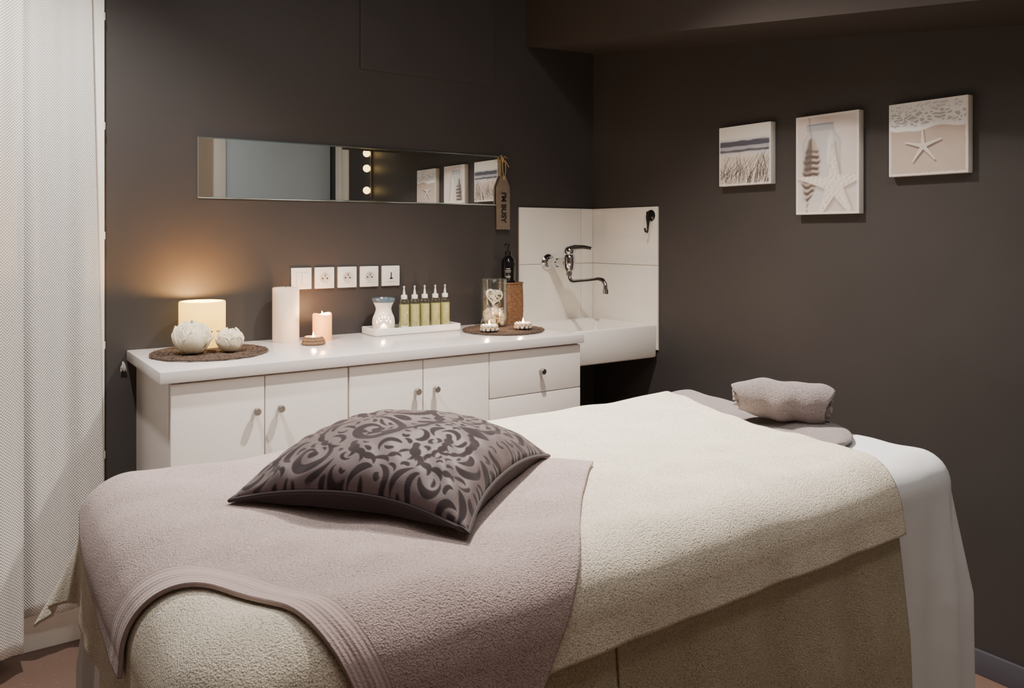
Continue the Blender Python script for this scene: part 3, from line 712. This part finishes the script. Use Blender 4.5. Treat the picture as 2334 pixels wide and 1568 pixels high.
def cloth(name,S,T,m,off,label,cat,thick=.004,group=None,hem=None,**k):
    X,Y,Z=drape(S,T,off,**k); o=MB().grid(np.stack([X,Y,Z],-1)).build(name,m,ang=180)
    me=o.data
    if me.polygons[len(me.polygons)//2].normal.z<0: me.flip_normals()
    if hem is not None: fattr(o,'hem',hem)
    solid(o,thick,0); tag(o,label,cat,group); return o
def mg(x0,x1,nx,y0,y1,ny): return np.meshgrid(np.linspace(x0,x1,nx),np.linspace(y0,y1,ny))
r=thing('massage_table','padded treatment table hidden under towels and sheet','table',((BX0+BX1)/2,(BY0+BY1)/2,0))
hx,hy=(BX1-BX0)/2,(BY1-BY0)/2
MB().box(-hx+.012,hx-.012,-hy+.012,hy-.012,ZT-.12,ZT-.016,.05,5).build('padded_top',M_vinyl,r)
for sx in (-1,1):
    for sy in (-1,1): MB().tube([(sx*(hx-.2),sy*(hy-.12),ZT-.12),(sx*(hx-.16),sy*(hy-.1),0)],.02,12).build('leg',M_steel,r)
S,T=mg(BX0+RR-.81,BX1-RR+.81,300,BY0+RR-.81,BY1-RR+.81,220)
cloth('table_sheet',S,T,M_sheet,.0,'white sheet hanging to the floor over the treatment table','sheet',.0016,rnd=True,cfl=.0,flare=.014)
S,T=mg(.30,.828,140,.20,1.6,200)
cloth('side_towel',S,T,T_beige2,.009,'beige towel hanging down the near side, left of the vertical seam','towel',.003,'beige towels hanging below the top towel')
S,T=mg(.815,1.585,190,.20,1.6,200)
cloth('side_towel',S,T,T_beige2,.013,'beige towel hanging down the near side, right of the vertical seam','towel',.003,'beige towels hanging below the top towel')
f,T=mg(0,1,330,.797,1.95,260)
xe=1.585+(np.clip(T,.88,1.8)-.88)*.19-.02*np.sin((T-.88)*3.4)
S=.02+(xe-.02)*f
cloth('top_towel',S,T,T_beige,.025,'large cream beige towel covering the treatment table','towel',.006,cfl=.37)
def bez(p,t):
    p=[np.array(q,float) for q in p]; t=t[...,None]
    return (1-t)**3*p[0]+3*(1-t)**2*t*p[1]+3*(1-t)*t*t*p[2]+t**3*p[3]
H0=(.100,1.165);H1=(.50,.45);B0=(.28,1.95);B1=(1.048,1.228)
u,v=np.meshgrid(np.linspace(0,1,260),np.linspace(0,1,280)); 
c0=bez((H0,(.285,1.215),(.372,.95),H1),u); c1=bez((B0,(.48,1.82),(.84,1.46),B1),u)
d0=bez((H0,(.095,1.38),(.11,1.62),B0),v); d1=bez((H1,(.580,.66),(.735,.95),B1),v)
bl=((1-u)*(1-v))[...,None]*np.array(H0)+(u*(1-v))[...,None]*np.array(H1)+((1-u)*v)[...,None]*np.array(B0)+(u*v)[...,None]*np.array(B1)
Sf=(1-v)[...,None]*c0+v[...,None]*c1+(1-u)[...,None]*d0+u[...,None]*d1-bl
dd=np.zeros(u.shape); dd[1:]=np.cumsum(np.linalg.norm(np.diff(Sf,axis=0),axis=-1),axis=0)
cloth('foot_towel',Sf[...,0],Sf[...,1],T_taupe,.035,'taupe terry towel with ribbed hem laid diagonally over the foot of the table','towel',.006,hem=dd,cfl=.37)
q,T=mg(0,1,60,1.07,1.70,140); k_=np.clip((1.30-T)/.232,0,1); xr=1.610+.235*np.sqrt(np.clip(1-k_**2.2,0,1)); S=1.50+(xr-1.50)*q
X_,Y_,Z_=drape(S,T,.010); Z_=Z_+.008*np.sqrt(np.clip(1-((q-.80)/.20)**2,0,1))*(q>.6)
o=MB().grid(np.stack([X_,Y_,Z_],-1)).build('head_towel',T_grey,ang=180); solid(o,.008,0); tag(o,'flat grey towel folded under the rolled towel at the head end','towel')
# rolled towel
N=170; mb=MB(); L=.108; prof=[]
for i in range(N):
    t=i/(N-1); a=t*3.4*2*PI+2.2; q=.012+.038*t**.9; prof.append((q*math.cos(a)*1.05,q*math.sin(a)*.98))
Ls=np.linspace(-1,1,40); A=np.zeros((N,40,3))
for i,(py_,pz_) in enumerate(prof):
    for j,lx in enumerate(Ls):
        sq=(1+.14*lx)*(1-.26*abs(lx)**5); wv=.004*math.sin(lx*5+i*.07)+.0025*math.sin(lx*10-i*.05)
        A[i,j]=(lx*(L+.012*math.sin(i*.10)+.006*math.sin(i*.31)),py_*sq+wv,pz_*sq+.6*wv-.006*lx*lx)
o=solid(mb.grid(A).build('rolled_towel',T_grey,loc=(1.736,1.296,ZT+.079),rot=(0,math.radians(3),math.radians(-54)),ang=180),.008,0)
tag(o,'rolled grey terry towel at the head end of the treatment table','towel')

# ------------------------------------------------------------ damask cushion
strokes=[]
def sp(cx,cy,R_,turns,a0,dr,w,tail=0):
    P=[]
    for i in range(60):
        t=i/59; a=a0+dr*turns*2*PI*t; q=R_*(1-t)**.85+.015; P.append((cx+q*math.cos(a),cy+q*math.sin(a),w*(.35+1.1*math.sin(PI*min(1,t*1.15+.05))) if t<.9 else w*1.25))
    return P
def lf(x,y,a,L,w,curl=0):
    P=[]; K=26
    for i in range(K):
        t=i/(K-1); P.append((x,y,w*math.sin(PI*t**.75)+.003)); a+=curl/(K-1); x+=L/(K-1)*math.cos(a); y+=L/(K-1)*math.sin(a)
    return P
def acanthus(x,y,a,L,curl,side,sc=1.0):
    out=[]; K=9; st=[]
    for i in range(K*4):
        t=i/(K*4-1); st.append((x,y,sc*(.024*(1-t)+.008)))
        if i%6==3 and t>.08:
            ll=sc*.22*(1-.5*t); out.append(lf(x,y,a+side*(.75-.2*t),ll,sc*.030*(1-.4*t),-side*1.9)); 
            if i%12==3: out.append(lf(x,y,a-side*.7,ll*.75,sc*.024*(1-.4*t),side*1.8))
        a+=curl/(K*4); x+=L/(K*4)*math.cos(a); y+=L/(K*4)*math.sin(a)
    return [st]+out
base=[sp(.33,.10,.25,1.35,2.6,1,.032),sp(.78,.44,.16,1.2,3.6,1,.026)]
base+=acanthus(.06,-.30,.2,.80,1.9,1)+acanthus(.60,.14,-.2,.6,-2.6,-1,.9)+acanthus(.10,.42,.9,.7,-2.2,1,.95)+acanthus(.50,-.36,-.1,.62,-2.2,-1,.95)+acanthus(.08,-.66,-.9,.5,2.0,-1,.85)+acanthus(.55,.70,.9,.45,-2.2,-1,.85)+acanthus(.22,-.52,-.6,.5,1.5,1,.8)
for s_ in base: strokes.append(s_); strokes.append([(-x,y,w_) for x,y,w_ in s_])
strokes+= [lf(0,-.38,PI/2,.26,.07),lf(0,.18,PI/2,.2,.06),lf(0,.56,PI/2,.3,.075),lf(0,-.8,PI/2,.3,.06),lf(0,-.06,PI/2,.16,.045)]
allp=np.array([p for s_ in strokes for p in s_])
rs=random.Random(12)
for k in range(4600):
    big_=k<1400
    L=rs.uniform(.20,.36) if big_ else rs.uniform(.06,.15); w_=rs.uniform(.020,.034) if big_ else rs.uniform(.010,.022); cc=lf(rs.uniform(0,1.0),rs.uniform(-1.,1.),rs.uniform(0,6.28),L,w_,rs.choice((-1,1))*rs.uniform(1.0,3.6)); c=np.array(cc)
    if c[:,0].min()<.03: continue
    if (np.hypot(c[::3,None,0]-allp[None,::2,0],c[::3,None,1]-allp[None,::2,1])-c[::3,None,2]-allp[None,::2,2]).min()<.013: continue
    mir=c*np.array([-1,1,1]); strokes.append([tuple(q) for q in c]); strokes.append([tuple(q) for q in mir]); allp=np.vstack([allp,c])
n=340; g=np.linspace(-1,1,n); U,V=np.meshgrid(g,g)
field=np.full(U.shape,9.)
for s_ in strokes:
    for (x,y,w_) in s_:
        i0=np.searchsorted(g,x-w_-.03);i1=np.searchsorted(g,x+w_+.03);j0=np.searchsorted(g,y-w_-.03);j1=np.searchsorted(g,y+w_+.03)
        if i1<=i0 or j1<=j0: continue
        sub=field[j0:j1,i0:i1]; np.minimum(sub,np.hypot(U[j0:j1,i0:i1]-x,V[j0:j1,i0:i1]-y)-w_,out=sub)
mask=np.clip(.5-field/.010,0,1)
hs=.219
def outline(U,V): return hs*U*(1-.085*(1-V**2)*np.abs(U)**2)*(1+.012*np.sin(5*V)),hs*V*(1-.085*(1-U**2)*np.abs(V)**2)*(1+.012*np.sin(4*U+1))
def edgez(U,V): return .001+.030*(1-np.minimum(U**2*1.0+V**2-np.maximum(U**2,V**2),1))*np.maximum(U**2,V**2)+.032*(1-np.maximum(U**2,V**2))
PX,PY=outline(U,V); dome=np.clip((1-U**2)*(1-V**2),0,1)
wr=.006*np.sin(14*(U-V)+3*U*V)*np.abs(U*V)*dome**.5+.005*np.sin(18*(U+V))*np.abs(U*V)*dome**.4+.004*np.sin(7*U+5*V+2*np.sin(3*V))*dome+.003*np.sin(26*U+4*np.sin(5*V))*np.abs(V)**2*dome**.4+.003*np.sin(26*V+4*np.sin(5*U))*np.abs(U)**2*dome**.4
Zt=edgez(U,V)+.078*dome**.45+wr
r=thing('damask_cushion','dark brown velvet damask cushion with scroll pattern on the taupe towel','cushion',(.685,1.343,ZT+.048),(0,0,math.radians(36.5)))
o=MB().grid(np.stack([PX,PY,Zt],-1)).build('patterned_front',None,r,ang=180)
mm=bpy.data.materials.new('damask_velvet'); mm.use_nodes=True; nn=mm.node_tree.nodes; ll=mm.node_tree.links; bb=nn['Principled BSDF']
at=nn.new('ShaderNodeAttribute'); at.attribute_name='Col'; mxx=nn.new('ShaderNodeMix'); mxx.data_type='RGBA'; mxx.inputs[6].default_value=srgb(92,78,79); mxx.inputs[7].default_value=srgb(37,25,28)
ll.new(at.outputs['Fac'],mxx.inputs[0]); ll.new(mxx.outputs[2],bb.inputs['Base Color'])
mr=nn.new('ShaderNodeMapRange'); mr.inputs[3].default_value=.58; mr.inputs[4].default_value=.92; ll.new(at.outputs['Fac'],mr.inputs[0]); ll.new(mr.outputs[0],bb.inputs['Roughness'])
bb.inputs['Specular IOR Level'].default_value=.35
bb.inputs['Sheen Weight'].default_value=.15; bb.inputs['Sheen Roughness'].default_value=.4
bp=nn.new('ShaderNodeBump'); bp.inputs['Distance'].default_value=.0012; bp.inputs['Strength'].default_value=.5; 
tcn=nn.new('ShaderNodeTexCoord'); nz_=nn.new('ShaderNodeTexNoise'); nz_.inputs['Scale'].default_value=500; ll.new(tcn.outputs['Object'],nz_.inputs['Vector'])
ad=nn.new('ShaderNodeMath'); ad.operation='MULTIPLY_ADD'; ad.inputs[1].default_value=.5; ll.new(nz_.outputs['Fac'],ad.inputs[0]); ll.new(at.outputs['Fac'],ad.inputs[2])
ll.new(ad.outputs[0],bp.inputs['Height']); ll.new(bp.outputs[0],bb.inputs['Normal'])
o.data.materials.append(mm); colattr(o,'Col',np.repeat(mask.reshape(-1,1),3,1))
M_vel=mat('dark_velvet',srgb(42,31,31),.85,sheen=.1)
n=60; g=np.linspace(-1,1,n); U,V=np.meshgrid(g,g); PX,PY=outline(U,V); dome=np.clip((1-U**2)*(1-V**2),0,1)
Zb=np.maximum(edgez(U,V)-.085*dome**.42,.0)
o=MB().grid(np.stack([PX,PY,Zb],-1)[::-1]).build('plain_back',M_vel,r,ang=180)
pe=[]
for sd in range(4):
    for k in range(40):
        q=-1+2*k/40; uu,vv=((q,-1),(1,q),(-q,1),(-1,-q))[sd]
        ua,va=np.array(uu),np.array(vv); a_,b_=outline(ua,va); pe.append((float(a_),float(b_),float(edgez(ua,va))))
MB().tube(pe,.0038,8,closed=True).build('piping',mat('dark_piping',srgb(44,33,35),.8,sheen=.15),r)

# ------------------------------------------------------------ lights
def spot(x,y,z,tx,ty,tz,p,c,size=110,blend=.6,rad=.04):
    l=bpy.data.lights.new('ceiling_or_fill_spot','SPOT'); l.energy=p; l.color=c; l.spot_size=math.radians(size); l.spot_blend=blend; l.shadow_soft_size=rad
    o=bpy.data.objects.new('ceiling_or_fill_spot',l); C.objects.link(o); o.location=(x,y,z)
    o.rotation_euler=(Vector((tx,ty,tz))-Vector((x,y,z))).to_track_quat('-Z','Y').to_euler()
W1=(1,.90,.80)
spot(1.46,1.92,2.66,1.46,1.72,.8,330,W1,114,1.0,.03)
spot(1.30,1.88,2.66,1.25,1.40,.8,190,W1,62,1.0,.03)
spot(.20,2.20,2.66,.10,2.50,.9,175,(1,.95,.89),112,.9,.03)
spot(1.35,.4,2.66,1.7,2.5,1.2,38,(1,.94,.89),105,.9,.08)  # unseen fill lamp added on the camera side
a=bpy.data.lights.new('room_fill','AREA'); a.energy=15; a.size=1.4; a.color=(1,.94,.89); ao=bpy.data.objects.new('room_fill',a); C.objects.link(ao); ao.location=(.9,.9,2.6)
w=bpy.data.worlds.new('World'); bpy.context.scene.world=w; w.use_nodes=True
w.node_tree.nodes['Background'].inputs[0].default_value=(.8,.85,1,1); w.node_tree.nodes['Background'].inputs[1].default_value=.05

# ------------------------------------------------------------ camera
cam=bpy.data.cameras.new('camera'); co=bpy.data.objects.new('camera',cam); C.objects.link(co)
cam.sensor_width=36; cam.lens=36*1831/2334; cam.shift_y=-(784-535)/2334; cam.clip_start=.02
co.location=(0,0,H); co.rotation_euler=(PI/2,0,-math.radians(34.69))
bpy.context.scene.camera=co
